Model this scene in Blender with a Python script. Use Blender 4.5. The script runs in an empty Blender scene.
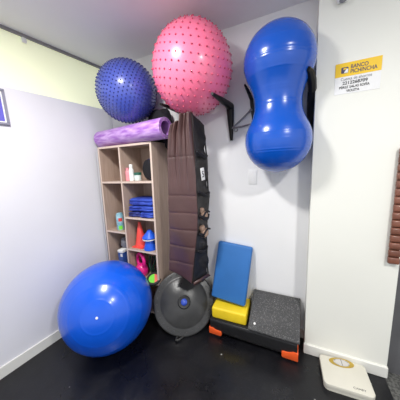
import bpy, bmesh, math, random
from mathutils import Vector, Matrix
random.seed(7)
SC = bpy.context.scene
COL = SC.collection
PI = math.pi
V = Vector

# ---------------------------------------------------------------- materials
def nodes(name):
    m = bpy.data.materials.new(name); m.use_nodes = True
    nt = m.node_tree
    return m, nt, nt.nodes['Principled BSDF']

def mat(name, col, rough=0.5, var=0.0, vscale=6.0, metal=0.0, coat=0.0, bump=0.0, bscale=60.0,
        col2=None, rvar=0.0, spec=0.5, emit=0.0, alpha=1.0, coat_rough=0.1, ramp=(0.35, 0.65), stretch=None, sss=0.0):
    m, nt, p = nodes(name)
    L = nt.links.new
    tc = nt.nodes.new('ShaderNodeTexCoord')
    src = tc.outputs['Object']
    if stretch:
        mp = nt.nodes.new('ShaderNodeMapping'); mp.inputs['Scale'].default_value = stretch
        L(src, mp.inputs['Vector']); src = mp.outputs['Vector']
    n = nt.nodes.new('ShaderNodeTexNoise'); n.inputs['Scale'].default_value = vscale
    n.inputs['Detail'].default_value = 4
    L(src, n.inputs['Vector'])
    r = nt.nodes.new('ShaderNodeValToRGB')
    r.color_ramp.elements[0].position, r.color_ramp.elements[1].position = ramp
    if col2 is None:
        a = tuple(max(0, c*(1-var)) for c in col); b = tuple(min(1, c*(1+var)) for c in col)
    else:
        a, b = col, col2
    r.color_ramp.elements[0].color = (*a, 1); r.color_ramp.elements[1].color = (*b, 1)
    L(n.outputs['Fac'], r.inputs['Fac'])
    L(r.outputs['Color'], p.inputs['Base Color'])
    p.inputs['Roughness'].default_value = rough
    if rvar:
        n3 = nt.nodes.new('ShaderNodeTexNoise'); n3.inputs['Scale'].default_value = 3.5; n3.inputs['Detail'].default_value = 5
        L(src, n3.inputs['Vector'])
        mr = nt.nodes.new('ShaderNodeMapRange')
        mr.inputs['From Min'].default_value = .35; mr.inputs['From Max'].default_value = .65
        mr.inputs['To Min'].default_value = rough-rvar; mr.inputs['To Max'].default_value = rough+rvar
        L(n3.outputs['Fac'], mr.inputs['Value']); L(mr.outputs['Result'], p.inputs['Roughness'])
    p.inputs['Metallic'].default_value = metal
    p.inputs['Coat Weight'].default_value = coat
    p.inputs['Coat Roughness'].default_value = coat_rough
    p.inputs['Specular IOR Level'].default_value = spec
    if sss:
        p.inputs['Subsurface Weight'].default_value = sss
        p.inputs['Subsurface Radius'].default_value = (.05, .02, .02)
    if emit:
        p.inputs['Emission Color'].default_value = (*col, 1); p.inputs['Emission Strength'].default_value = emit
    if bump:
        n2 = nt.nodes.new('ShaderNodeTexNoise'); n2.inputs['Scale'].default_value = bscale
        L(src, n2.inputs['Vector'])
        b = nt.nodes.new('ShaderNodeBump'); b.inputs['Strength'].default_value = bump; b.inputs['Distance'].default_value = .01
        L(n2.outputs['Fac'], b.inputs['Height']); L(b.outputs['Normal'], p.inputs['Normal'])
    return m

def speckle(name, base, spot, scale, thresh, rough=.6, bump=.2, big=None):
    """dark rubber with pale crumbs"""
    m, nt, p = nodes(name); L = nt.links.new
    tc = nt.nodes.new('ShaderNodeTexCoord')
    n = nt.nodes.new('ShaderNodeTexNoise'); n.inputs['Scale'].default_value = scale; n.inputs['Detail'].default_value = 2
    L(tc.outputs['Object'], n.inputs['Vector'])
    r = nt.nodes.new('ShaderNodeValToRGB')
    r.color_ramp.elements[0].position = thresh; r.color_ramp.elements[1].position = thresh+.1
    r.color_ramp.elements[0].color = (*base, 1); r.color_ramp.elements[1].color = (*spot, 1)
    L(n.outputs['Fac'], r.inputs['Fac'])
    col = r.outputs['Color']
    if big:
        v = nt.nodes.new('ShaderNodeTexVoronoi'); v.inputs['Scale'].default_value = big
        L(tc.outputs['Object'], v.inputs['Vector'])
        cr = nt.nodes.new('ShaderNodeValToRGB')
        cr.color_ramp.elements[0].position = .05; cr.color_ramp.elements[1].position = .075
        cr.color_ramp.elements[0].color = (1, 1, 1, 1); cr.color_ramp.elements[1].color = (0, 0, 0, 1)
        L(v.outputs['Distance'], cr.inputs['Fac'])
        sel = nt.nodes.new('ShaderNodeMath'); sel.operation = 'GREATER_THAN'; sel.inputs[1].default_value = .72
        sx = nt.nodes.new('ShaderNodeSeparateColor'); L(v.outputs['Color'], sx.inputs['Color']); L(sx.outputs['Red'], sel.inputs[0])
        mu = nt.nodes.new('ShaderNodeMath'); mu.operation = 'MULTIPLY'; L(cr.outputs['Color'], mu.inputs[0]); L(sel.outputs[0], mu.inputs[1])
        mx = nt.nodes.new('ShaderNodeMix'); mx.data_type = 'RGBA'
        L(mu.outputs[0], mx.inputs['Factor']); L(col, mx.inputs['A']); mx.inputs['B'].default_value = (.35, .35, .34, 1)
        col = mx.outputs['Result']
    L(col, p.inputs['Base Color'])
    n3 = nt.nodes.new('ShaderNodeTexNoise'); n3.inputs['Scale'].default_value = 4; n3.inputs['Detail'].default_value = 4
    L(tc.outputs['Object'], n3.inputs['Vector'])
    mr = nt.nodes.new('ShaderNodeMapRange'); mr.inputs['From Min'].default_value = .4; mr.inputs['From Max'].default_value = .62
    mr.inputs['To Min'].default_value = rough-.12; mr.inputs['To Max'].default_value = rough+.1
    L(n3.outputs['Fac'], mr.inputs['Value']); L(mr.outputs['Result'], p.inputs['Roughness'])
    if bump:
        b = nt.nodes.new('ShaderNodeBump'); b.inputs['Strength'].default_value = bump; b.inputs['Distance'].default_value = .004
        L(n.outputs['Fac'], b.inputs['Height']); L(b.outputs['Normal'], p.inputs['Normal'])
    return m

def wood(name, c1, c2):
    m, nt, p = nodes(name); L = nt.links.new
    tc = nt.nodes.new('ShaderNodeTexCoord')
    mp = nt.nodes.new('ShaderNodeMapping'); mp.inputs['Scale'].default_value = (14, 14, 1.2)
    L(tc.outputs['Object'], mp.inputs['Vector'])
    n = nt.nodes.new('ShaderNodeTexNoise'); n.inputs['Scale'].default_value = 4; n.inputs['Detail'].default_value = 6
    L(mp.outputs['Vector'], n.inputs['Vector'])
    r = nt.nodes.new('ShaderNodeValToRGB'); r.color_ramp.elements[0].position = .3; r.color_ramp.elements[1].position = .7
    r.color_ramp.elements[0].color = (*c1, 1); r.color_ramp.elements[1].color = (*c2, 1)
    L(n.outputs['Fac'], r.inputs['Fac']); L(r.outputs['Color'], p.inputs['Base Color'])
    p.inputs['Roughness'].default_value = .72
    return m

M = {}
M['wall_left'] = mat('lavender_white_paint', (.78, .78, .815), .6, .02, 2.0)
M['band'] = mat('glowing_yellow_paint', (.90, .94, .66), .6, .02, 3.0, emit=.22)  # slight emission added to brighten the upper wall band, which is no lamp
M['wall_back'] = mat('white_paint', (.84, .84, .84), .6, .015, 2.0)
M['pillar'] = mat('off_white_paint', (.82, .82, .75), .6, .015, 2.0)
M['ceiling'] = mat('ceiling_paint', (.86, .86, .88), .7, .02, 2.0)
M['base'] = mat('cream_baseboard', (.78, .775, .72), .45, .02)
M['shadow_gap'] = mat('grey_shadow_strip', (.27, .27, .27), .6, .1)
M['floor'] = speckle('black_rubber_floor', (.0045, .0045, .0065), (.009, .009, .011), 90, .55, .38, .05, big=9)
M['floor2'] = speckle('speckled_grey_floor', (.06, .06, .057), (.13, .13, .12), 60, .45, .7, .1)
M['panel'] = mat('dark_grey_panel', (.11, .11, .115), .5, .08)
M['vinyl_blue'] = mat('blue_vinyl', (.0, .095, .66), .3, .05, 3, coat=.35, coat_rough=.16)
M['vinyl_pea'] = mat('deep_blue_vinyl', (.0, .078, .47), .27, .05, 3, coat=.4, coat_rough=.2)
M['vinyl_spk'] = mat('dusky_blue_vinyl', (.06, .09, .42), .34, .08, 4, coat=.4, coat_rough=.15)
M['spk'] = mat('navy_nub', (.02, .03, .2), .35, .08, 4, coat=.3)
M['vinyl_pink'] = mat('pink_vinyl', (.92, .18, .31), .33, .05, 3, coat=.35, coat_rough=.16)
M['pinknub'] = mat('rose_nub', (.55, .05, .12), .35, .05, 4, coat=.3)
M['white'] = mat('white_plastic', (.85, .85, .83), .4, .02)
M['black'] = mat('black_metal', (.005, .005, .006), .45, .1, spec=.3)
M['steel'] = mat('grey_steel', (.28, .28, .3), .35, .05, metal=.7)
M['purple'] = mat('marbled_purple_foam', (.33, .11, .52), .45, col2=(.70, .46, .82), vscale=5, stretch=(1.2, 9, 9), coat=.3, ramp=(.36, .72))
M['purple_in'] = mat('dark_purple_foam', (.2, .07, .3), .5, col2=(.38, .18, .5), vscale=7)
M['brown'] = mat('brown_vinyl', (.085, .042, .040), .36, .15, 4, coat=.2, coat_rough=.3, bump=.08, bscale=30)
M['mesh'] = mat('black_mesh', (.006, .005, .006), .6, col2=(.022, .018, .018), vscale=30)
M['cloth'] = mat('black_cloth', (.006, .005, .009), .85, .3, 10, bump=.3, bscale=40)
M['beige'] = mat('beige_cloth', (.40, .26, .19), .7, .15, 20)
M['shelf'] = wood('taupe_laminate', (.43, .31, .245), (.52, .39, .315))
M['edge'] = wood('pale_edge_band', (.64, .50, .42), (.70, .57, .48))
M['bosu'] = mat('charcoal_plastic', (.04, .04, .04), .32, .2, 8, bump=.1, bscale=150, rvar=.05)
M['rubber'] = mat('black_rubber', (.012, .012, .013), .5, .15)
M['bluehub'] = mat('blue_cap', (.03, .08, .5), .25, .1, coat=.5)
M['stepbody'] = mat('black_step_plastic', (.012, .012, .013), .4, .15)
M['grain'] = speckle('grainy_black_rubber', (.042, .042, .043), (.13, .13, .13), 130, .55, .6, .5, big=22)
M['orange'] = mat('orange_plastic', (.85, .11, .02), .4, .06)
M['yellow'] = mat('yellow_foam', (.87, .63, .02), .5, .06)
M['bluefoam'] = mat('blue_foam', (.025, .15, .44), .55, .05, bump=.05, bscale=120)
M['scale'] = mat('ivory_plastic', (.68, .655, .56), .4, .03)
M['gold'] = mat('gold_trim', (.5, .34, .05), .35, .1, metal=.3)
M['ink'] = mat('black_ink', (.03, .03, .035), .6, .1)
M['navyink'] = mat('navy_ink', (.07, .06, .11), .6, .1)
M['bank_yellow'] = mat('yellow_print', (.86, .55, .01), .5, .03)
M['paper'] = mat('white_paper', (.84, .84, .83), .6, .02)
M['greyink'] = mat('grey_ink', (.22, .22, .24), .6, .1)
M['clay'] = mat('brown_wood', (.19, .07, .042), .4, .25, 14, coat=.2)
M['framegrey'] = mat('grey_frame', (.25, .25, .32), .4, .05)
M['poster'] = mat('violet_blue_print', (.12, .11, .55), .5, .05)
M['stack'] = mat('royal_blue_cloth', (.012, .028, .27), .65, col2=(.035, .085, .5), vscale=12, bump=.3, bscale=30)
M['navy'] = mat('navy_cloth', (.012, .014, .09), .7, col2=(.03, .045, .25), vscale=16, bump=.3, bscale=30)
M['cone_red'] = mat('coral_red_plastic', (.85, .07, .055), .4, .05)
M['cone_blue'] = mat('bright_blue_plastic', (.01, .1, .68), .4, .05)
M['magenta'] = mat('hot_pink_vinyl', (.85, .02, .27), .35, .05, coat=.3)
M['green'] = mat('lime_green', (.2, .75, .06), .5, .05)
M['coral'] = mat('coral', (.85, .17, .12), .5, .05)
M['darkgreen'] = mat('dark_green_rubber', (.01, .05, .025), .45, .3, 15)
M['teal'] = mat('teal_print', (.16, .4, .5), .4, col2=(.45, .65, .72), vscale=25)
M['red'] = mat('red_print', (.7, .06, .05), .4, .05)
M['pinkbottle'] = mat('pink_plastic', (.78, .3, .34), .35, .06)
M['jarwhite'] = mat('pale_jar', (.72, .8, .78), .35, .04)
M['deepgreen'] = mat('green_lid', (.02, .12, .08), .4, .1)
M['boxblue'] = mat('dark_blue_card', (.03, .08, .3), .5, .1)
M['dial'] = mat('dial_white', (.58, .56, .54), .4, .03)
M['greycloth'] = mat('grey_cloth', (.2, .2, .22), .8, .3, 12)
M['greypole'] = mat('pale_grey_metal', (.6, .6, .62), .35, .04, metal=.3)
M['pack'] = mat('pale_packet', (.42, .44, .38), .5, .12, 14)

# ---------------------------------------------------------------- helpers
def wmat(o):
    m = o.matrix_basis.copy()
    return (wmat(o.parent) @ m) if o.parent else m

def sharpen(bm, deg=38):
    for e in bm.edges:
        if len(e.link_faces) == 2 and e.calc_face_angle(0) > math.radians(deg): e.smooth = False
    for f in bm.faces: f.smooth = True

def obj(name, bm, mats, parent=None, world=True, origin=None, smooth=True, fix=True):
    """link bm (given in world coordinates) as ONE mesh object"""
    if fix: bmesh.ops.recalc_face_normals(bm, faces=bm.faces[:])
    if smooth: sharpen(bm)
    o = bpy.data.objects.new(name, None) if False else None
    me = bpy.data.meshes.new(name)
    if parent is not None and world:
        bm.transform(wmat(parent).inverted())
        org = None
    else:
        if origin is None:
            xs = [v.co for v in bm.verts]
            origin = V(((min(v.x for v in xs)+max(v.x for v in xs))/2, (min(v.y for v in xs)+max(v.y for v in xs))/2, min(v.z for v in xs)))
        org = V(origin)
        bm.transform(Matrix.Translation(-org))
    bm.to_mesh(me); bm.free()
    for m in (mats if isinstance(mats, (list, tuple)) else [mats]): me.materials.append(M[m])
    o = bpy.data.objects.new(name, me); COL.objects.link(o)
    if parent is not None: o.parent = parent
    elif org is not None: o.location = org
    return o

def tag(o, label, cat, group=None):
    o['label'] = label; o['category'] = cat
    if group: o['group'] = group
    return o

def thing(name, label, cat, loc, rotz=0, group=None):
    o = bpy.data.objects.new(name, None); COL.objects.link(o)
    o.empty_display_size = .05
    o.location = loc; o.rotation_euler = (0, 0, rotz)
    return tag(o, label, cat, group)

def struct(name, bm, m, parent=None, smooth=False):
    o = obj(name, bm, m, parent, smooth=smooth)
    if parent is None: o['kind'] = 'structure'
    return o

def frame(c, z, x=None):
    """matrix with local Z along z"""
    z = V(z).normalized()
    x = V(x) if x else (V((1, 0, 0)) if abs(z.x) < .9 else V((0, 1, 0)))
    x = (x - z*x.dot(z)).normalized(); y = z.cross(x)
    m = Matrix((x, y, z)).transposed().to_4x4(); m.translation = V(c)
    return m

def setmi(geom, mi):
    for f in geom: f.material_index = mi

def box(bm, c, s, r=0, seg=2, T=None, mi=0):
    n0 = len(bm.faces)
    b = bmesh.new()
    bmesh.ops.create_cube(b, size=1)
    b.transform(Matrix.Diagonal((*s, 1)))
    if r: bmesh.ops.bevel(b, geom=b.edges[:], offset=r, segments=seg, profile=.5, affect='EDGES')
    b.transform(Matrix.Translation(V(c)))
    if T is not None: b.transform(T)
    merge(bm, b, mi)
    return bm

def merge(bm, b, mi=0):
    vm = {}
    for v in b.verts: vm[v] = bm.verts.new(v.co)
    for f in b.faces:
        try:
            nf = bm.faces.new([vm[v] for v in f.verts]); nf.material_index = mi if mi else f.material_index
        except ValueError: pass
    b.free()

def boxb(*a, **k): return box(bmesh.new(), *a, **k)

def lathe(bm, prof, n=48, T=None, mi=0):
    b = bmesh.new(); rings = []
    for r, z in prof:
        if r < 1e-6: rings.append([b.verts.new((0, 0, z))])
        else: rings.append([b.verts.new((r*math.cos(2*PI*i/n), r*math.sin(2*PI*i/n), z)) for i in range(n)])
    for A, B in zip(rings, rings[1:]):
        for i in range(n):
            j = (i+1) % n
            if len(A) == 1 and len(B) == 1: continue
            if len(A) == 1: b.faces.new((A[0], B[i], B[j]))
            elif len(B) == 1: b.faces.new((A[i], A[j], B[0]))
            else: b.faces.new((A[i], A[j], B[j], B[i]))
    if T is not None: b.transform(T)
    merge(bm, b, mi); return bm

def tube(bm, pts, r, n=10, closed=False, mi=0, flat=None):
    """tube along points, r a number or one per point"""
    pts = [V(p) for p in pts]; N = len(pts)
    rs = r if isinstance(r, (list, tuple)) else [r]*N
    b = bmesh.new(); rings = []
    up = None
    for i, p in enumerate(pts):
        if closed: d = pts[(i+1) % N]-pts[i-1]
        else: d = pts[min(i+1, N-1)]-pts[max(i-1, 0)]
        d.normalize()
        if up is None: up = V((0, 0, 1)) if abs(d.z) < .9 else V((1, 0, 0))
        a = (up - d*up.dot(d)).normalized(); c = d.cross(a); up = a
        rings.append([b.verts.new(p+(a*math.cos(2*PI*k/n)+c*math.sin(2*PI*k/n)*(flat or 1))*rs[i]) for k in range(n)])
    pairs = list(zip(rings, rings[1:])) + ([(rings[-1], rings[0])] if closed else [])
    for A, B in pairs:
        for k in range(n):
            b.faces.new((A[k], A[(k+1) % n], B[(k+1) % n], B[k]))
    if not closed:
        b.faces.new(rings[0][::-1]); b.faces.new(rings[-1])
    merge(bm, b, mi); return bm

def prism(bm, poly, z0, z1, T=None, mi=0, bev=0):
    b = bmesh.new()
    lo = [b.verts.new((x, y, z0)) for x, y in poly]; hi = [b.verts.new((x, y, z1)) for x, y in poly]
    n = len(poly)
    b.faces.new(lo[::-1]); b.faces.new(hi)
    for i in range(n): b.faces.new((lo[i], lo[(i+1) % n], hi[(i+1) % n], hi[i]))
    if bev:
        bmesh.ops.recalc_face_normals(b, faces=b.faces[:])
        bmesh.ops.bevel(b, geom=b.edges[:], offset=bev, segments=2, profile=.5, affect='EDGES')
    if T is not None: b.transform(T)
    merge(bm, b, mi); return bm

def lump(bm, c, s, amp=.15, seed=0, T=None, sub=3, mi=0):
    """soft irregular bundle"""
    from mathutils import noise
    b = bmesh.new(); bmesh.ops.create_icosphere(b, subdivisions=sub, radius=1)
    for v in b.verts:
        n = noise.noise(v.co*1.8+V((seed*3.1, 0, 0)))
        v.co = v.co*(1+amp*n)
        v.co = V((math.copysign(abs(v.co.x)**.75, v.co.x)*s[0], math.copysign(abs(v.co.y)**.75, v.co.y)*s[1], math.copysign(abs(v.co.z)**.75, v.co.z)*s[2]))
    b.transform(Matrix.Translation(V(c)))
    if T is not None: b.transform(T)
    merge(bm, b, mi); return bm

def arcs(c, r, a0, a1, n):
    return [(c[0]+r*math.cos(a0+(a1-a0)*i/n), c[1]+r*math.sin(a0+(a1-a0)*i/n)) for i in range(n+1)]

def text(name, body, size, T, m, parent, width=None, bold=0):
    cu = bpy.data.curves.new(name, 'FONT'); cu.body = body; cu.size = size
    cu.align_x = 'LEFT'; cu.align_y = 'BOTTOM_BASELINE'; cu.offset = bold; cu.extrude = .0002
    t = bpy.data.objects.new(name, cu); COL.objects.link(t)
    dg = bpy.context.evaluated_depsgraph_get(); dg.update()
    me = bpy.data.meshes.new_from_object(t.evaluated_get(dg))
    COL.objects.unlink(t); bpy.data.objects.remove(t); bpy.data.curves.remove(cu)
    if width:
        w = max(v.co.x for v in me.vertices)-min(v.co.x for v in me.vertices)
        me.transform(Matrix.Diagonal((width/w, 1, 1, 1)))
    me.transform(T)
    bm = bmesh.new(); bm.from_mesh(me); bpy.data.meshes.remove(me)
    return obj(name, bm, m, parent, smooth=False, fix=False)

# ---------------------------------------------------------------- camera
YAW, PITCH, ROLL, FPX = .4503, .1683, -.0478, 206.0
f = V((-math.sin(YAW)*math.cos(PITCH), math.cos(YAW)*math.cos(PITCH), -math.sin(PITCH)))
r0 = V((math.cos(YAW), math.sin(YAW), 0)); u0 = r0.cross(f)
rt = r0*math.cos(ROLL)+u0*math.sin(ROLL); up = u0*math.cos(ROLL)-r0*math.sin(ROLL)
cam = bpy.data.cameras.new('camera'); co = bpy.data.objects.new('camera', cam); COL.objects.link(co)
mw = Matrix((rt, up, -f)).transposed().to_4x4(); mw.translation = V((0, 0, 1.5)); co.matrix_world = mw
cam.sensor_fit = 'HORIZONTAL'; cam.sensor_width = 36; cam.lens = FPX/400*36; cam.clip_start = .02
SC.camera = co

# ---------------------------------------------------------------- the room
YB, YC, PX, XR = 1.7485, 1.5985, .0795, .583          # back wall, pillar front, pillar left and right edges
ZC, ZP, HB = 2.54, 2.1255, .084
def xl(y): return -2.0042+.07774*y                     # the left wall runs a few degrees out of square
Y0 = -2.2
def slab(pts, z0, z1):
    return prism(bmesh.new(), pts, z0, z1)
struct('floor', slab([(xl(Y0)-.1, Y0), (.60, Y0), (.575, 1.9), (xl(1.9)-.1, 1.9)], -.05, 0), 'floor')
struct('floor.001', slab([(.60, Y0), (2.4, Y0), (2.4, 1.9), (.575, 1.9)], -.05, 0), 'floor2')
struct('ceiling', slab([(xl(Y0)-.1, Y0), (2.4, Y0), (2.4, 1.9), (xl(1.9)-.1, 1.9)], ZC, ZC+.05), 'ceiling')
def left(y0, y1, z0, z1, x0, x1):
    return slab([(xl(y0)+x0, y0), (xl(y0)+x1, y0), (xl(y1)+x1, y1), (xl(y1)+x0, y1)], z0, z1)
struct('wall_left', left(Y0, YB+.1, 0, ZP, -.1, 0), 'wall_left')
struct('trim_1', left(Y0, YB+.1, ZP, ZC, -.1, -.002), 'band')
struct('shadow_gap_strip', left(Y0, YB, ZC-.022, ZC, -.002, .012), 'shadow_gap')  # dark grey strip standing in for the shadow gap under the ceiling
struct('baseboard_left', left(Y0, YB, 0, HB, 0, .012), 'base')
struct('wall_back', boxb(((-2.0+.0795)/2, YB+.05, ZC/2), (2.08, .1, ZC)), 'wall_back')
struct('baseboard_back', boxb(((xl(YB)+PX)/2, YB-.006, HB/2), (PX-xl(YB), .012, HB)), 'base')
struct('wall_right', boxb(((PX+XR)/2, (YC+1.85)/2, ZC/2), (XR-PX, 1.85-YC, ZC), .003, 2), 'pillar')
struct('baseboard_right', boxb(((PX-.006+XR+.005)/2, YC-.002, HB/2), (XR-PX+.011, .024, HB), .006, 3), 'base')
struct('wall_far', boxb((1.5, 1.7, ZC/2), (1.82, .1, ZC)), 'panel')

# small pale screw-like clip where the strip meets the yellow band
y = 1.02
o = obj('cable_clip', boxb((xl(y)+.02, y, ZC-.05), (.02, .03, .035), .004), 'white')
tag(o, 'tiny pale clip under the dark strip at the ceiling edge', 'clip')

# ---------------------------------------------------------------- big blue exercise ball on the floor
C = V((-1.442, 1.081, .358)); R = .362
ax = (V((-1.232, .82, .49))-C).normalized()
t = thing('exercise_ball', 'huge smooth blue exercise ball resting on the black floor', 'ball', (C.x, C.y, 0))
prof = []
for i in range(0, 181):
    th = PI*i/180
    rr = R
    for k in (18, 34, 36, 52, 54, 90, 92, 128):
        rr += .0016*math.exp(-((i-k)/0.8)**2)
    prof.append((rr*math.sin(th) if 0 < i < 180 else 0, rr*math.cos(th)))
T = frame(C, ax)
obj('ball_body', lathe(bmesh.new(), prof, 96, T), 'vinyl_blue', t)
b = lathe(bmesh.new(), [(0, .004), (.007, .004), (.009, .001), (.009, -.004)], 16, T @ Matrix.Translation((0, 0, R)))
o = obj('valve_plug', b, 'white', t); o['label'] = 'small white valve plug'

# ---------------------------------------------------------------- spiky balls
def spiky(name, label, C, R, Rz, rows, spacing, hs, bs, mbody, mnub, axis):
    bm = bmesh.new()
    S = Matrix.Translation(C) @ Matrix.Diagonal((R, R, Rz, 1))
    T = frame((0, 0, 0), axis)
    prof = []
    for i in range(0, 97):
        th = PI*i/96; rr = 1
        prof.append((rr*math.sin(th) if 0 < i < 96 else 0, rr*math.cos(th)))
    lathe(bm, prof, 96, S @ T)
    for k in range(rows):
        th = PI*(k+.5)/rows
        n = max(3, int(round(2*PI*math.sin(th)*R/spacing)))
        for j in range(n):
            ph = 2*PI*(j+.5*(k % 2))/n+.37*k
            d = T.to_3x3() @ V((math.sin(th)*math.cos(ph), math.sin(th)*math.sin(ph), math.cos(th)))
            p = V((C.x+d.x*R, C.y+d.y*R, C.z+d.z*Rz))
            lathe(bm, [(bs, -.002), (bs*.85, hs*.35), (bs*.5, hs*.85), (0, hs)], 7, frame(p, d), 1)
    o = obj(name, bm, [mbody, mnub], None, origin=(C.x, C.y, C.z-Rz), fix=False)
    tag(o, label, 'ball')
    return o
spiky('massage_ball', 'dusky blue spiky massage ball on top of the shelf', V((-1.374, 1.488, 2.153)), .247, .247, 26, .029, .0095, .0062, 'vinyl_spk', 'spk', (-.75, -.55, .35))
spiky('massage_ball', 'large pink knobbly massage ball held by the wall rack', V((-.719, 1.462, 2.175)), .283, .304, 20, .046, .0085, .0066, 'vinyl_pink', 'pinknub', (.25, -.2, .95))

# ---------------------------------------------------------------- peanut ball
t = thing('peanut_ball', 'blue peanut shaped exercise ball hung upright on the wall rack', 'ball', (-.139, 1.533, 1.43))
zt, zb_, rtop, rbot = 2.123, 1.638, .2175, .2125
waist_z, waist = 1.895, .148
pts = []
N = 260
def prad(z):
    # two spheres blended by a smooth waist
    up_ = max(0, rtop**2-(z-zt)**2)**.5 if abs(z-zt) < rtop else 0
    lo_ = max(0, rbot**2-(z-zb_)**2)**.5 if abs(z-zb_) < rbot else 0
    s0, s1 = zb_+.10, zt-.10
    if s0 < z < s1:
        u = (z-s0)/(s1-s0)
        r0_ = (rbot**2-.10**2)**.5; r1_ = (rtop**2-.10**2)**.5
        m0 = -1.18*.10/r0_*(s1-s0); m1 = 1.18*.10/r1_*(s1-s0)
        h = (2*u**3-3*u**2+1)*r0_+(u**3-2*u**2+u)*m0+(-2*u**3+3*u**2)*r1_+(u**3-u**2)*m1
        return h
    return max(up_, lo_)
z0, z1 = zb_-rbot, zt+rtop
prof = []
rings = [1.49, 1.56, 1.575, 1.68, 1.76, 1.775, 1.86, 1.93, 1.945, 2.03, 2.09, 2.105, 2.19, 2.26]
for i in range(N+1):
    th = PI*i/N; z = (z0+z1)/2-(z1-z0)/2*math.cos(th)
    if zb_ < z < zt: r = sum(prad(z+.01*q_)*math.exp(-(q_/2.5)**2) for q_ in range(-6, 7))/sum(math.exp(-(q_/2.5)**2) for q_ in range(-6, 7))
    else: r = prad(z)
    for k in rings: r += .0014*math.exp(-((z-k)/.0035)**2)
    prof.append((r if 0 < i < N else 0, z))
T = Matrix.Translation((-.139, 1.533, 0))
bm = lathe(bmesh.new(), prof, 80, T)
obj('ball_body', bm, 'vinyl_pea', t)

# ---------------------------------------------------------------- wall racks
t = thing('ball_rack', 'black wall bracket with forward arms cradling the pink ball', 'rack', (-.52, 1.74, 1.7))
for x in (-.52, -.925):
    obj('wall_plate', tube(bmesh.new(), [(x, 1.737, 1.69), (x, 1.732, 1.80), (x, 1.722, 1.92), (x, 1.715, 1.965)], [.012, .022, .031, .032], 8, flat=.75), 'black', t)
    obj('arm', tube(bmesh.new(), [(x, 1.722, 1.955), (x, 1.64, 1.958), (x, 1.48, 1.955), (x, 1.33, 1.95)], [.032, .026, .018, .009], 8), 'black', t)
for p in ([(-.51, 1.725, 1.785), (-.43, 1.728, 1.845), (-.375, 1.73, 1.89), (-.345, 1.73, 1.91)], [(-.51, 1.725, 1.785), (-.43, 1.73, 1.79), (-.34, 1.732, 1.805)]):
    obj('brace_rod', tube(bmesh.new(), p, [.006]*(len(p)-1)+([.016] if len(p) == 4 else [.006]), 8), 'steel', t)
obj('ring', tube(bmesh.new(), [(-.475+.014*math.cos(a), 1.722, 1.768+.014*math.sin(a)) for a in [2*PI*i/16 for i in range(16)]], .003, 6, True), 'steel', t)
t = thing('ball_rack', 'black wall bracket with arms gripping the waist of the blue peanut ball', 'rack', (.05, 1.74, 1.62))
for P, A in (([(.058, 1.735, 1.60), (.060, 1.72, 1.75), (.062, 1.66, 1.88), (.062, 1.60, 1.945)], [(.062, 1.605, 1.94), (.056, 1.54, 1.985), (.044, 1.48, 2.01), (.032, 1.44, 2.015)]),
             ([(-.335, 1.734, 1.75), (-.336, 1.73, 1.85), (-.345, 1.725, 1.94), (-.348, 1.72, 1.985)], [(-.348, 1.722, 1.98), (-.355, 1.68, 2.01), (-.366, 1.64, 2.04), (-.374, 1.61, 2.06)])):
    rr = [.010, .02, .027, .026] if P[0][0] > 0 else [.008, .012, .014, .014]
    obj('wall_plate', tube(bmesh.new(), P, rr, 8, flat=.6), 'black', t)
    obj('arm', tube(bmesh.new(), A, [rr[3], rr[3]*.95, rr[3]*.75, rr[3]*.45], 8), 'black', t)

# blank cover plates on the back wall
for x, z, lab in ((-.347, 1.38, 'white blank cover plate on the back wall, the one nearer the brown cover'), (-.172, 1.394, 'white blank cover plate directly below the peanut ball')):
    tag(obj('cover_plate', boxb((x, YB-.003, z), (.07, .006, .118), .002), 'wall_back'), lab, 'cover plate')

# ---------------------------------------------------------------- storage shelf
XL, XD, XRR, ZT = -1.775, -1.505, -1.14, 1.715
YF, YK = 1.445, 1.742
th = .018
t = thing('storage_shelf', 'tall open taupe wooden shelf in the corner filled with small gear', 'shelf', ((XL+XRR)/2, (YF+YK)/2, 0))
def lean(bm):                                          # the shelf stands slightly out of plumb
    for v in bm.verts: v.co.x += .032*(v.co.z-ZT)
    return bm
def panel(name, c, s):
    bm = bmesh.new()
    box(bm, (c[0], c[1]+.001, c[2]), (s[0], s[1]-.002, s[2]))
    box(bm, (c[0], YF+.0005, c[2]), (s[0], .001, s[2]), mi=1)
    lean(bm)
    return obj(name, bm, ['shelf', 'edge'], t, smooth=False)
ym, yd = (YF+YK)/2, YK-YF
for x in (XL, XRR): panel('side_panel', (x, ym, ZT/2), (th, yd, ZT))
panel('divider', (XD, ym, ZT/2), (th*.9, yd-.004, ZT-.04))
panel('top_panel', ((XL+XRR)/2, ym, ZT-th/2), (XRR-XL-th, yd, th))
obj('back_panel', lean(boxb(((XL+XRR)/2, YK-.004, ZT/2), (XRR-XL-th, .008, ZT-.02))), 'shelf', t, smooth=False)
RS = [1.372, 1.026, .70, .385, .06]
LS = [1.372, .865, .385, .06]
for z in RS: panel('shelf_board', ((XD+XRR)/2, ym, z), (XRR-XD-th, yd-.006, th))
for z in LS: panel('shelf_board', ((XD+XL)/2, ym, z), (XD-XL-th, yd-.006, th))
def on(z): return z+th/2

# thin pole between shelf and left wall
o = obj('thin_pole', tube(bmesh.new(), [(-1.866, 1.455, 0), (-1.848, 1.46, .8), (-1.824, 1.47, 1.68)], .009, 10), 'greypole')
tag(o, 'thin pale grey pole standing between the shelf and the left wall', 'pole')

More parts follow.
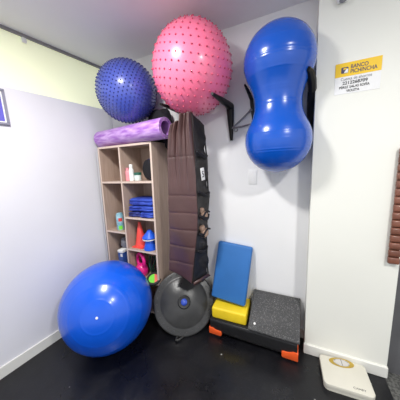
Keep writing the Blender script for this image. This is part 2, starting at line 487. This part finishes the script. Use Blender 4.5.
# ---------------------------------------------------------------- yoga mat roll on the shelf
r = .087; cy, cz = 1.492, ZT+.089
bm = bmesh.new()
sp = []
turns = 3.2; n = 110
for i in range(n+1):
    a = 2*PI*turns*i/n; rr = .056+(r-.056)*i/n
    sp.append((rr*math.cos(a-1.2), rr*math.sin(a-1.2)))
x0, x1 = -1.845, -.955
thk = .0075
outer = []; inner = []
for i, (a, b_) in enumerate(sp):
    d = V((a, b_)).normalized()
    outer.append((a, b_)); inner.append((a-d.x*thk, b_-d.y*thk))
xs = [x0+(x1-x0)*k/12 for k in range(13)]
vo = [[bm.verts.new((x, cy+a, cz+b_)) for a, b_ in outer] for x in xs]
vi = [[bm.verts.new((x, cy+a, cz+b_)) for a, b_ in inner] for x in xs]
for k in range(12):
    for i in range(n):
        bm.faces.new((vo[k][i], vo[k+1][i], vo[k+1][i+1], vo[k][i+1])).material_index = 0
        bm.faces.new((vi[k][i+1], vi[k+1][i+1], vi[k+1][i], vi[k][i])).material_index = 1
    bm.faces.new((vo[k][0], vi[k][0], vi[k+1][0], vo[k+1][0])); bm.faces.new((vo[k][n], vo[k+1][n], vi[k+1][n], vi[k][n]))
for V0, V1 in ((vo[0], vi[0]), (vo[12], vi[12])):
    for i in range(n): bm.faces.new((V0[i], V0[i+1], V1[i+1], V1[i]))
bm.transform(Matrix.Translation((-1.40, cy, 0)) @ Matrix.Rotation(-.14, 4, 'Z') @ Matrix.Translation((1.40, -cy, 0)))
o = obj('yoga_mat', bm, ['purple', 'purple_in']); tag(o, 'rolled marbled purple yoga mat lying along the shelf top', 'yoga mat')

# black cloth bag behind the mat
bm = bmesh.new()
lump(bm, (-1.165, 1.655, 1.865), (.12, .075, .155), .25, 2)
lump(bm, (-1.24, 1.68, 1.80), (.07, .055, .075), .25, 5)
lump(bm, (-1.07, 1.65, 1.77), (.04, .06, .15), .25, 11)
tag(obj('cloth_bag', bm, 'cloth'), 'black cloth bag bunched behind the purple mat roll', 'bag')

# ---------------------------------------------------------------- brown hanging cover
t = thing('hanging_cover', 'long brown vinyl hanging cover with black mesh side beside the shelf', 'cover', (-.85, 1.45, .52))
def lerp(tab, z):
    tab = sorted(tab)
    if z <= tab[0][0]: return tab[0][1]
    for (a, b_), (c, d) in zip(tab, tab[1:]):
        if z <= c: return b_+(d-b_)*(z-a)/(c-a)
    return tab[-1][1]
TL = [(1.87, -.845), (1.75, -.895), (1.57, -.928), (1.12, -.955), (.68, -.99), (.53, -1.0)]
TR = [(1.87, -.70), (1.56, -.692), (1.27, -.693), (1.13, -.692), (1.0, -.700), (.865, -.726), (.53, -.778)]
TB = [(1.87, -.705), (1.80, -.702), (1.536, -.685), (1.216, -.683), (.87, -.722), (.5, -.718)]
seams = [1.57, 1.268, 1.128, .988, .845, .70]
NU, NZ = 40, 170
bm = bmesh.new(); g = []
for j in range(NZ+1):
    row = []
    for i in range(NU+1):
        u = i/NU; v = j/NZ
        zb0 = .610-.083*u
        zt0 = 1.875-.07*max(0, 1-u/.45)
        z = zt0+(zb0-zt0)*v
        a, b_ = lerp(TL, z), lerp(TR, z)
        x = a+(b_-a)*u
        pl = max(0, min(1, (z-1.30)/.5))
        yy = 1.385-.02*pl*math.sin(u*2*PI*2.6+.6)-.009*pl*math.sin(u*2*PI*7+z*4)
        yy += .006*math.sin(u*5+z*9)*(1-pl)
        for s in seams: yy += .004*math.exp(-((z-s)/.007)**2)
        nz = min(range(len(seams)), key=lambda q_: abs(seams[q_]-z))
        yy -= .003*math.sin(PI*((z*7.1) % 1))*(1-pl)*.5
        yy += .05*max(0, (.62-z)/.1)*(1-u)*.35
        row.append(bm.verts.new((x, yy, z)))
    g.append(row)
for j in range(NZ):
    for i in range(NU): bm.faces.new((g[j][i], g[j+1][i], g[j+1][i+1], g[j][i+1]))
o = obj('front_panel', bm, 'brown', t)
md = o.modifiers.new('thick', 'SOLIDIFY'); md.thickness = .006; md.offset = -1
# black mesh gusset
bm = bmesh.new(); g = []
for j in range(61):
    z = 1.87+(.525-1.87)*j/60; row = []
    for i in range(13):
        u = i/12
        x = lerp(TR, z)+(lerp(TB, z)-lerp(TR, z))*u; yy = 1.381+(1.575-1.381)*u
        x += -.012*math.sin(u*PI)+(.009*math.sin(z*23+u*5)+.006*math.sin(z*41))*math.sin(u*PI*.5)-.003*(1-u)
        zz = z-.05*u*(1-j/60)**6-(.0 if j < 60 else .03*(1-abs(2*u-1)))
        row.append(bm.verts.new((x, yy, zz)))
    g.append(row)
for j in range(60):
    for i in range(12): bm.faces.new((g[j][i], g[j+1][i], g[j+1][i+1], g[j][i+1]))
o = obj('mesh_side', bm, 'mesh', t); md = o.modifiers.new('thick', 'SOLIDIFY'); md.thickness = .004
obj('edge_piping', tube(bmesh.new(), [(lerp(TB, z), 1.58+.004*math.sin(z*17), z) for z in [1.815-.0322*k for k in range(41)]], .007, 8), 'rubber', t)
for z in (1.60, 1.30, 1.11, .965, .82):
    pts = [(lerp(TR, z)+(lerp(TB, z)-lerp(TR, z))*u+.012+.016*math.sin(u*PI), 1.395+.18*u, z-.03*u-.028*math.sin(u*PI)) for u in [k/8 for k in range(9)]]
    obj('pocket_strap', tube(bmesh.new(), pts, [.010, .013, .016, .016, .014, .016, .015, .013, .010], 8, flat=.6), 'cloth', t)
# flared brown hem at the bottom back
bm = bmesh.new()
p = [(-.768, 1.39, .535), (-.715, 1.575, .53), (-.70, 1.59, .505), (-.775, 1.395, .50)]
vs = [bm.verts.new(q_) for q_ in p]; bm.faces.new(vs)
o = obj('bottom_flap', bm, 'brown', t); md = o.modifiers.new('thick', 'SOLIDIFY'); md.thickness = .006
T = Matrix(((0.22, .0, .975, -.668), (.975, 0, -.22, 1.452), (0, 1, 0, 1.43), (0, 0, 0, 1)))
tg = obj('white_tag', boxb((0, 0, 0), (.042, .095, .004), .001, T=T @ Matrix.Rotation(.12, 4, 'Z')), 'paper', t)
text('tag_mark', '5', .07, T @ Matrix.Rotation(.12, 4, 'Z') @ Matrix.Translation((-.018, -.024, .0035)), 'ink', tg)
# two beige bundles in the side pockets
for k, (z, lab) in enumerate(((1.105, 'beige bundle poking from the mesh side pocket, upper of the two'), (.957, 'beige bundle poking from the mesh side pocket, lower of the two'))):
    t2 = thing('cloth_bundle', lab, 'bundle', (-.70, 1.50, z-.05), 0, 'beige bundles in the side pockets')
    bm = bmesh.new(); lump(bm, (-.692, 1.485, z-.012), (.028, .045, .036), .2, k+3); lump(bm, (-.70, 1.462, z+.034), (.022, .026, .024), .2, k+9)
    obj('bundle', bm, 'beige', t2)
    obj('strap', tube(bmesh.new(), [(-.672, 1.43, z-.012), (-.664, 1.465, z+.018), (-.658, 1.50, z+.024), (-.664, 1.54, z+.008)], .0075, 8), 'cloth', t2)

# ---------------------------------------------------------------- shelf contents
def bottle(name, label, x, y, z, r, h, body, cap, cat='bottle', neck=.45, caph=.18):
    t = thing(name, label, cat, (x, y, z))
    T = Matrix.Translation((x, y, z))
    hb = h*(1-caph)
    obj('bottle_body', lathe(bmesh.new(), [(0, 0), (r*.9, 0), (r, r*.12), (r, hb*.8), (r*.85, hb*.92), (r*neck, hb), (0, hb)], 24, T), body, t)
    obj('cap', lathe(bmesh.new(), [(0, hb), (r*neck*1.15, hb), (r*neck*1.15, h*.98), (r*neck, h), (0, h)], 20, T), cap, t)
    return t
z = on(RS[0])
bottle('lotion_bottle', 'squat pink bottle on the upper right shelf, left of the white bottle', -1.478, 1.50, z, .025, .125, 'pinkbottle', 'pinkbottle', neck=.6)
bottle('lotion_bottle', 'tall slim white bottle on the upper right shelf', -1.428, 1.495, z, .023, .155, 'white', 'white', neck=.6, caph=.22)
t = thing('cream_jar', 'small pale jar with dark green lid beside the white bottle', 'jar', (-1.368, 1.51, z))
T = Matrix.Translation((-1.368, 1.51, z))
obj('jar_body', lathe(bmesh.new(), [(0, 0), (.03, 0), (.033, .005), (.033, .05), (.028, .055), (0, .055)], 24, T), 'jarwhite', t)
obj('lid', lathe(bmesh.new(), [(0, .055), (.034, .055), (.034, .075), (.031, .078), (0, .078)], 24, T), 'deepgreen', t)
t = thing('round_pouch', 'black round zipped pouch standing at the right of the upper shelf', 'pouch', (-1.24, 1.56, z))
T = Matrix.Translation((-1.245, 1.545, z+.098)) @ Matrix.Rotation(-.35, 4, 'Z') @ Matrix.Rotation(PI/2, 4, 'X')
obj('pouch_body', lathe(bmesh.new(), [(0, -.04), (.07, -.038), (.09, -.025), (.097, 0), (.09, .025), (.07, .038), (0, .04)], 32, T), 'cloth', t)
obj('zip', lathe(bmesh.new(), [(.0955, -.004), (.099, -.003), (.099, .003), (.0955, .004)], 40, T), 'navy', t)
bm = bmesh.new(); box(bm, (-1.255, 1.70, z+.105), (.16, .02, .21), .008, 2)
tag(obj('paper_packet', bm, 'pack'), 'pale greenish packet leaning behind the black round pouch', 'packet')
# folded blue cloths
z = on(RS[1])
def folded(x0, x1, z0, h, y0, m, lab, seed):
    from mathutils import noise
    bm = bmesh.new()
    w = x1-x0; d = .2
    box(bm, ((x0+x1)/2, y0+d/2, z0+h/2), (w, d, h), min(h*.48, .03), 4)
    bmesh.ops.subdivide_edges(bm, edges=[e for e in bm.edges if e.calc_length() > .05], cuts=6, use_grid_fill=True)
    for v in bm.verts:
        nv = noise.noise(v.co*22+V((seed, 0, 0)))
        v.co.y += nv*.012
        if v.co.z > z0+.004: v.co.z = max(z0+.003, v.co.z+nv*.004-.004)
    # fold line on the front
    for v in bm.verts:
        if abs(v.co.z-(z0+h/2)) < h*.12 and v.co.y < y0+.02: v.co.y += .012
    tag(obj('folded_cloth', bm, m), lab, 'cloth', 'folded blue cloths')
folded(-1.495, -1.352, z, .052, 1.452, 'navy', 'dark navy folded cloth at the bottom left of the blue stack', 1)
folded(-1.347, -1.187, z, .056, 1.447, 'stack', 'folded blue cloth at the bottom right of the blue stack', 4)
folded(-1.49, -1.19, z+.058, .052, 1.462, 'stack', 'wide folded blue cloth in the middle of the blue stack', 8)
folded(-1.488, -1.19, z+.112, .07, 1.475, 'stack', 'thick folded bright blue cloth topmost of the blue stack', 12)
# cones
z = on(RS[2])
def cone(x, y, z, r, h, base, m, lab, tip=.25):
    t = thing('training_cone', lab, 'cone', (x, y, z))
    T = Matrix.Translation((x, y, z))
    obj('base_plate', boxb((x, y, z+.006), (base, base, .012), .004, 2), m, t)
    obj('cone_body', lathe(bmesh.new(), [(r, .012), (r*.97, .02), (r*tip, h*.985), (r*tip*.8, h), (0, h)], 36, T), m, t)
cone(-1.435, 1.54, z, .06, .255, .135, 'cone_red', 'coral red training cone standing on the shelf beside blue cones', .2)
def saucer(x, y, z, r, h, top, m, lab):
    T = Matrix.Translation((x, y, z))
    o = obj('disc_cone', lathe(bmesh.new(), [(r*.9, 0), (r, .002), (r, .008), (top, h), (top*.7, h+.002), (0, h+.002)], 36, T), m)
    tag(o, lab, 'disc cone')
saucer(-1.295, 1.515, z, .066, .098, .042, 'cone_blue', 'blue marker cone at the base of the small blue and white pile')
saucer(-1.295, 1.515, z+.1015, .072, .012, .052, 'white', 'white marker disc sandwiched between two blue cones')
T = Matrix.Translation((-1.295, 1.515, z+.117))
tag(obj('disc_cone', lathe(bmesh.new(), [(.066, 0), (.073, .002), (.073, .008), (.03, .056), (.02, .071), (.010, .076), (0, .077)], 36, T), 'cone_blue'), 'pointed blue marker cone on top of the white disc', 'disc cone')
# kettlebell
z = on(RS[3])
kx, ky = -1.445, 1.52
t = thing('kettlebell', 'hot pink kettlebell on the lower right shelf', 'kettlebell', (kx, ky, z))
T = Matrix.Translation((kx, ky, z))
obj('bell', lathe(bmesh.new(), [(0, 0), (.045, 0), (.055, .01), (.066, .04), (.066, .065), (.056, .1), (.04, .122), (.02, .13), (0, .132)], 36, T), 'magenta', t)
hp = [(-.034, .10), (-.052, .135), (-.058, .175), (-.045, .215), (-.02, .233), (.02, .233), (.045, .215), (.058, .175), (.052, .135), (.034, .10)]
obj('handle', tube(bmesh.new(), [(kx+a*1.05, ky-a*.35, z+b_) for a, b_ in hp], .0175, 12), 'magenta', t)
# dark green bands
bm = bmesh.new()
for k in range(7):
    x = -1.335+.018*k
    tube(bm, [(x+.012*math.sin(q_*.9+k), 1.53+.01*k+.01*math.cos(q_), z+.012+q_*.026) for q_ in range(9)], .009, 7, mi=k % 2)
tag(obj('resistance_bands', bm, ['darkgreen', 'cloth']), 'bunch of dark green resistance bands beside the pink kettlebell', 'bands')
# catch paddle
c = V((-1.236, 1.447, on(RS[3])+.044)); nrm = V((.2, -.42, .88)).normalized()
T = frame(c, nrm, (1, .2, 0))
t = thing('catch_paddle', 'round lime and coral paddle with black rim at the shelf bottom', 'paddle', (c.x, c.y, c.z-.06))
obj('paddle_body', lathe(bmesh.new(), [(0, -.014), (.056, -.014), (.066, -.008), (.067, 0), (.0, 0)], 36, T), 'white', t)
obj('rim', lathe(bmesh.new(), [(.047, .0), (.049, .009), (.066, .009), (.071, .002), (.071, -.006)], 36, T), 'rubber', t)
bm = bmesh.new(); prism(bm, arcs((0, 0), .048, -1.05, -1.05-PI*1.1, 20), 0, .004, T)
obj('lime_patch', bm, 'green', t)
bm = bmesh.new(); prism(bm, arcs((0, 0), .048, -1.05, -1.05+PI*.9, 20), 0, .004, T)
obj('coral_patch', bm, 'coral', t)
# left column
z = on(LS[1])
t = thing('spray_bottle', 'teal printed bottle with red and green patches in the left column', 'bottle', (-1.662, 1.51, z))
T = Matrix.Translation((-1.662, 1.51, z))
bb = obj('bottle_body', lathe(bmesh.new(), [(0, 0), (.034, 0), (.038, .006), (.038, .15), (.03, .175), (.018, .18), (0, .18)], 24, T), 'teal', t)
def patch(name, z0, z1, a0, a1, m):
    bm = bmesh.new(); n = 8; A = []; B = []
    for i in range(n+1):
        a = a0+(a1-a0)*i/n
        A.append(bm.verts.new((-1.662+.0386*math.cos(a), 1.51+.0386*math.sin(a), z+z0))); B.append(bm.verts.new((-1.662+.0386*math.cos(a), 1.51+.0386*math.sin(a), z+z1)))
    for i in range(n): bm.faces.new((A[i], A[i+1], B[i+1], B[i]))
    obj(name, bm, m, t)
patch('red_patch', .095, .13, -1.2, -.2, 'red'); patch('green_patch', .01, .05, -1.3, -.3, 'green')
z = on(LS[2])
t = thing('carton_box', 'dark blue carton with white top on the lower left shelf', 'box', (-1.62, 1.52, z))
obj('carton_body', boxb((-1.662, 1.53, z+.12), (.065, .14, .24), .003), 'boxblue', t)
obj('carton_top', boxb((-1.662, 1.53, z+.254), (.068, .144, .03), .004), 'white', t)
obj('label', boxb((-1.645, 1.4595, z+.215), (.03, .001, .03)), 'white', t)
bm = bmesh.new(); lump(bm, (-1.655, 1.56, z+.328), (.045, .06, .062), .2, 6)
tag(obj('grey_cloth', bm, 'greycloth'), 'grey cloth bundle on top of the blue carton', 'cloth')

# ---------------------------------------------------------------- balance dome
c = V((-.934, 1.484, .247)); R = .282; ps, al = .571, .556
n = V((math.sin(ps)*math.cos(al), -math.cos(ps)*math.cos(al), math.sin(al)))
X = V((math.cos(ps), math.sin(ps), 0))
T = frame(c, n, X)
t = thing('balance_dome', 'round charcoal balance trainer leaning base outward below the brown cover', 'balance trainer', (c.x+.08, c.y-.12, 0))
pr = [(0, -.012), (R-.01, -.012), (R-.002, -.008), (R, -.003), (R-.004, .002), (R-.012, .004), (.225, .004), (.216, .006), (.208, .0105)]
for i in range(1, 13):
    a = i/12; rr = .208-(.208-.042)*a
    pr.append((rr, .0105+.0395*math.sin(a*PI/2)))
pr += [(.0, .05)]
bm = lathe(bmesh.new(), pr, 96, T)
for k in range(28):
    a = 2*PI*k/28
    lathe(bm, [(.008, .003), (.007, .008), (0, .0095)], 8, T @ Matrix.Translation((.251*math.cos(a), .251*math.sin(a), 0)))
obj('platform', bm, 'bosu', t)
obj('dome', lathe(bmesh.new(), [(R-.02, -.012), (R-.014, -.03), (.25, -.06), (.2, -.10), (.12, -.13), (0, -.14)], 64, T), 'bosu', t)
hub = obj('hub', lathe(bmesh.new(), [(.060, .044), (.058, .056), (.050, .061), (.034, .058), (.0, .056)], 32, T), 'rubber', t)
obj('centre_cap', lathe(bmesh.new(), [(.030, .056), (.028, .066), (.017, .074), (0, .077)], 24, T), 'bluehub', hub)
hd = []
for k in range(9):
    a = PI*k/8
    hd.append(T @ V((-.052+.026*math.cos(a), -R+.010-.004, .0)) + V((-.2, -1, 0)).normalized()*(.044*math.sin(a)) + V((0, 0, .004)))
obj('handle_loop', tube(bmesh.new(), hd, .0075, 8), 'bosu', t)

# ---------------------------------------------------------------- step platform
x0, x1, yf, yb, ht = -.675, .03, 1.475, 1.733, .160
t = thing('step_platform', 'black aerobic step with orange corner feet against the back wall', 'step', ((x0+x1)/2, (yf+yb)/2, 0))
bm = bmesh.new()
prism(bm, [(yf+.012, .03), (yf, .06), (yf+.004, .135), (yf+.012, .152), (yb-.012, .152), (yb, .135), (yb, .03)], x0, x1,
      Matrix(((0, 0, 1, 0), (1, 0, 0, 0), (0, 1, 0, 0), (0, 0, 0, 1))), bev=.006)
obj('deck', bm, 'stepbody', t)
obj('top_mat', boxb(((x0+x1)/2, (yf+yb)/2, .156), (x1-x0-.016, yb-yf-.024, .008), .003), 'rubber', t)
# thin pale highlight lip is the bevelled edge of the mat
for sx in (0, 1):
    for sy in (0, 1):
        xx = x0 if sx == 0 else x1; dx = 1 if sx == 0 else -1
        yy = yf if sy == 0 else yb
        # dark foot block
        fo = obj('foot', boxb((xx+dx*.05, yy+(.045 if sy == 0 else -.045), .018), (.095, .085, .036), .006), 'stepbody', t)
        # orange corner cap with a waved top, wrapping front and side
        poly = [(0, .0), (0, .078), (.012, .088), (.035, .088), (.05, .078), (.07, .07), (.105, .068), (.115, .062), (.115, .012), (.107, .0)]
        if sx == 1: zsh = .016
        else: zsh = .02
        if sx == 0: poly = [(a, b_ if b_ > .03 else b_) for a, b_ in poly]
        ysgn = -1 if sy == 0 else 1
        if sy == 0 or True:
            T = Matrix(((dx, 0, 0, xx-dx*.006), (0, 0, ysgn, yy), (0, 1, 0, 0.004+zsh*.7), (0, 0, 0, 1)))
            bm = bmesh.new()
            prism(bm, [(a, b_*(.68 if sx == 0 else .8)) for a, b_ in poly], -.02, .007, T, bev=.003)
            T2 = Matrix(((0, 0, -dx, xx), (-ysgn, 0, 0, yy+ysgn*.006), (0, 1, 0, 0.004+zsh*.7), (0, 0, 0, 1)))
            prism(bm, [(a, b_*(.68 if sx == 0 else .8)) for a, b_ in poly], -.02, .007, T2, bev=.003)
            o = obj('corner_cap', bm, 'orange', fo); o['label'] = 'orange corner cap'

# grainy wedge board lying on the step
t = thing('incline_wedge', 'grainy black wedge board sloping up from step edge to wall', 'wedge', (-.145, 1.6, .16))
RX = Matrix(((0, 0, 1, 0), (1, 0, 0, 0), (0, 1, 0, 0), (0, 0, 0, 1)))
bm = prism(bmesh.new(), [(1.478, .1605), (1.468, .172), (1.726, .352), (1.734, .345), (1.734, .1605)], -.318, .034, RX, bev=.003)
obj('wedge_body', bm, 'rubber', t)
bm = prism(bmesh.new(), [(1.462, .170), (1.456, .182), (1.462, .19), (1.722, .372), (1.733, .37), (1.736, .352), (1.727, .352)], -.334, .044, RX, bev=.004)
obj('grip_board', bm, 'grain', t)
o = obj('white_button', lathe(bmesh.new(), [(0, .003), (.008, .003), (.009, 0)], 14, frame((-.287, 1.4975, .2155), (0, -.573, .82))), 'white', t)

# yellow and blue foam blocks
T = Matrix.Translation((-.512, 1.612, .1605)) @ Matrix.Rotation(.03, 4, 'Z')
o = obj('foam_block', boxb((0, 0, .052), (.305, .235, .104), .018, 4, T=T), 'yellow')
tag(o, 'yellow foam block lying flat on the black step', 'block')
a = math.radians(75.5)
T = Matrix.Translation((-.54, 1.622, .2785)) @ Matrix.Rotation(.085, 4, 'Y') @ Matrix.Rotation(a, 4, 'X')
o = obj('foam_block', boxb((0, .26, .03), (.31, .51, .06), .016, 4, T=T), 'bluefoam')
tag(o, 'blue foam block standing on the yellow block, leaning on the wall', 'block')

# ---------------------------------------------------------------- bathroom scale
sx, sy, rz = .324, 1.464, math.radians(3.2)
t = thing('bathroom_scale', 'ivory bathroom scale on the floor before the pillar', 'scale', (sx, sy, 0), rz)
T = Matrix.Translation((sx, sy, 0)) @ Matrix.Rotation(rz, 4, 'Z')
def rrect(w, d, r, n=6):
    p = []
    for cx, cy, a0 in ((w/2-r, d/2-r, 0), (-w/2+r, d/2-r, PI/2), (-w/2+r, -d/2+r, PI), (w/2-r, -d/2+r, 3*PI/2)):
        p += arcs((cx, cy), r, a0, a0+PI/2, n)
    return p
obj('base', prism(bmesh.new(), rrect(.27, .218, .03), 0.0, .022, T, bev=.002), 'scale', t)
obj('platform', prism(bmesh.new(), rrect(.28, .228, .03), .025, .055, T, bev=.005), 'scale', t)
TD = T @ Matrix.Translation((-.004, .080, .0555)) @ Matrix.Rotation(.12, 4, 'Z')
def ellipse(a, b_, n=40): return [(a*math.cos(2*PI*i/n), b_*math.sin(2*PI*i/n)) for i in range(n)]
dial = obj('dial_rim', prism(bmesh.new(), ellipse(.078, .036), 0, .002, TD), 'gold', t)
obj('dial_face', prism(bmesh.new(), ellipse(.050, .028), .002, .003, TD), 'dial', dial)
bm = bmesh.new()
for k in range(15):
    a_ = PI*(.12+.76*k/14)
    p0 = V((.050*math.cos(a_), .027*math.sin(a_), 0)); p1 = p0*.82
    tube(bm, [TD @ V((p0.x, p0.y, .0034)), TD @ V((p1.x, p1.y, .0034))], .0009, 4)
    p0 = V((.050*math.cos(-a_), .027*math.sin(-a_), 0)); p1 = p0*.9
    tube(bm, [TD @ V((p0.x, p0.y, .0034)), TD @ V((p1.x, p1.y, .0034))], .0008, 4)
obj('dial_marks', bm, 'ink', dial)
obj('needle', tube(bmesh.new(), [TD @ V((.0, -.026, .0036)), TD @ V((.004, .024, .0036))], .0013, 4), 'ink', dial)
text('lettering', 'CAMRY', .020, T @ Matrix.Translation((.026, -.092, .0553)), 'ink', t, width=.068)

# ---------------------------------------------------------------- bank sign on the pillar
t = thing('bank_sign', 'yellow and white bank account sign stuck on the pillar', 'sign', (.29, YC, 1.884))
W, Z0, Z1, ZM = .222, 1.884, 2.057, 1.981
XA = .182
def pt(x, z, d): return (XA+x, YC-d, z)
bm = bmesh.new(); box(bm, (XA+W/2, YC-.0012, (Z0+Z1)/2), (W, .0016, Z1-Z0))
obj('sheet', bm, 'paper', t, smooth=False)
bm = bmesh.new(); box(bm, (XA+W/2, YC-.0025, (ZM+Z1)/2), (W, .001, Z1-ZM))
band = obj('yellow_band', bm, 'bank_yellow', t, smooth=False)
def TT(x, z, d=.0032): return Matrix.Translation((XA+x, YC-d, z)) @ Matrix.Rotation(PI/2, 4, 'X')
lg = obj('logo', prism(bmesh.new(), rrect(.036, .034, .006, 4), 0, .0006, TT(.048, ZM+.035)), 'navyink', band)
obj('logo_mark', prism(bmesh.new(), [(-.004, -.015), (.016, -.015), (.016, .008), (.006, .002), (.0, -.006)], .0006, .001, TT(.048, ZM+.035)), 'paper', lg)
obj('logo_mark', prism(bmesh.new(), [(-.008, .002), (.012, .006), (.004, .013), (-.006, .012)], .0006, .001, TT(.048, ZM+.035)), 'bank_yellow', lg)
text('lettering', 'BANCO', .030, TT(.076, ZM+.039), 'navyink', band, width=.083, bold=.0006)
text('lettering', 'PICHINCHA', .030, TT(.076, ZM+.013), 'navyink', band, width=.126, bold=.0006)
text('lettering', 'Cuenta de ahorros', .024, TT(.030, ZM-.022), 'greyink', t, width=.15)
text('lettering', '2212268709', .024, TT(.040, ZM-.045), 'ink', t, width=.122, bold=.0005)
text('lettering', 'PÉREZ SALAS SOFÍA', .019, TT(.024, ZM-.067), 'ink', t, width=.148, bold=.0003)
text('lettering', 'VIOLETA', .019, TT(.062, ZM-.088), 'ink', t, width=.064, bold=.0003)

# small fitting near the ceiling on the pillar
t = thing('wall_sensor', 'small white fitting high on the pillar above the bank sign', 'fitting', (.196, YC, 2.37))
obj('housing', boxb((.196, YC-.02, 2.41), (.058, .04, .07), .012, 3), 'white', t)
obj('lens', lathe(bmesh.new(), [(0, .012), (.012, .01), (.018, 0)], 20, frame((.196, YC-.034, 2.378), (0, -.5, -.85))), 'greycloth', t)

# brown ribbed strip hanging on the pillar at the right edge
t = thing('massage_roller', 'brown ribbed wooden strip hanging on the pillar at right', 'massage roller', (.555, YC, .84))
obj('backing', boxb((.547, YC-.006, 1.19), (.052, .010, .70), .002), 'clay', t)
for k in range(15):
    z = .862+.0472*k
    obj('rib', boxb((.5435, YC-.022, z), (.058, .026, .043), .010, 3), 'clay', t)

# framed print on the left wall at the picture's left edge
yy0, yy1, zz0, zz1 = .50, .845, 1.852, 2.10
t = thing('framed_print', 'violet blue print in a grey frame on the left wall', 'picture', (xl(.67), .67, zz0))
k = .07774; ang = math.atan(k)
T = Matrix.Translation((xl((yy0+yy1)/2), (yy0+yy1)/2, (zz0+zz1)/2)) @ Matrix.Rotation(-ang, 4, 'Z')
w, h = yy1-yy0, zz1-zz0
bm = bmesh.new()
for c, s in (((.010, 0, h/2-.008), (.02, w, .016)), ((.010, 0, -h/2+.008), (.02, w, .016)), ((.010, w/2-.008, 0), (.02, .016, h-.032)), ((.010, -w/2+.008, 0), (.02, .016, h-.032))):
    box(bm, c, s, .002, 1, T=T)
obj('frame', bm, 'framegrey', t)
obj('mount', boxb((.006, 0, 0), (.008, w-.03, h-.03), T=T), 'paper', t)
obj('print', boxb((.0105, 0, 0), (.001, w-.05, h-.05), T=T), 'poster', t)

# ---------------------------------------------------------------- lights
def area(name, loc, power, size, col=(1, 1, 1), target=None, spread=PI):
    l = bpy.data.lights.new(name, 'AREA'); l.shape = 'DISK'; l.size = size; l.energy = power; l.color = col; l.spread = spread
    o = bpy.data.objects.new(name, l); COL.objects.link(o); o.location = loc
    d = (V(target)-V(loc)) if target else V((0, 0, -1))
    o.rotation_euler = d.to_track_quat('-Z', 'Y').to_euler()
    return o
area('ceiling_lamp', (-.88, .42, 2.52), 26, .22, (1, .985, .96))
area('ceiling_lamp', (1.0, .0, 2.52), 30, .22, (1, .985, .95))
w = bpy.data.worlds.new('world'); SC.world = w; w.use_nodes = True
bg = w.node_tree.nodes['Background']; bg.inputs['Color'].default_value = (.93, .95, 1, 1); bg.inputs['Strength'].default_value = .72
SC.view_settings.view_transform = 'Standard'
SC.view_settings.look = 'None'
SC.view_settings.exposure = 0.5
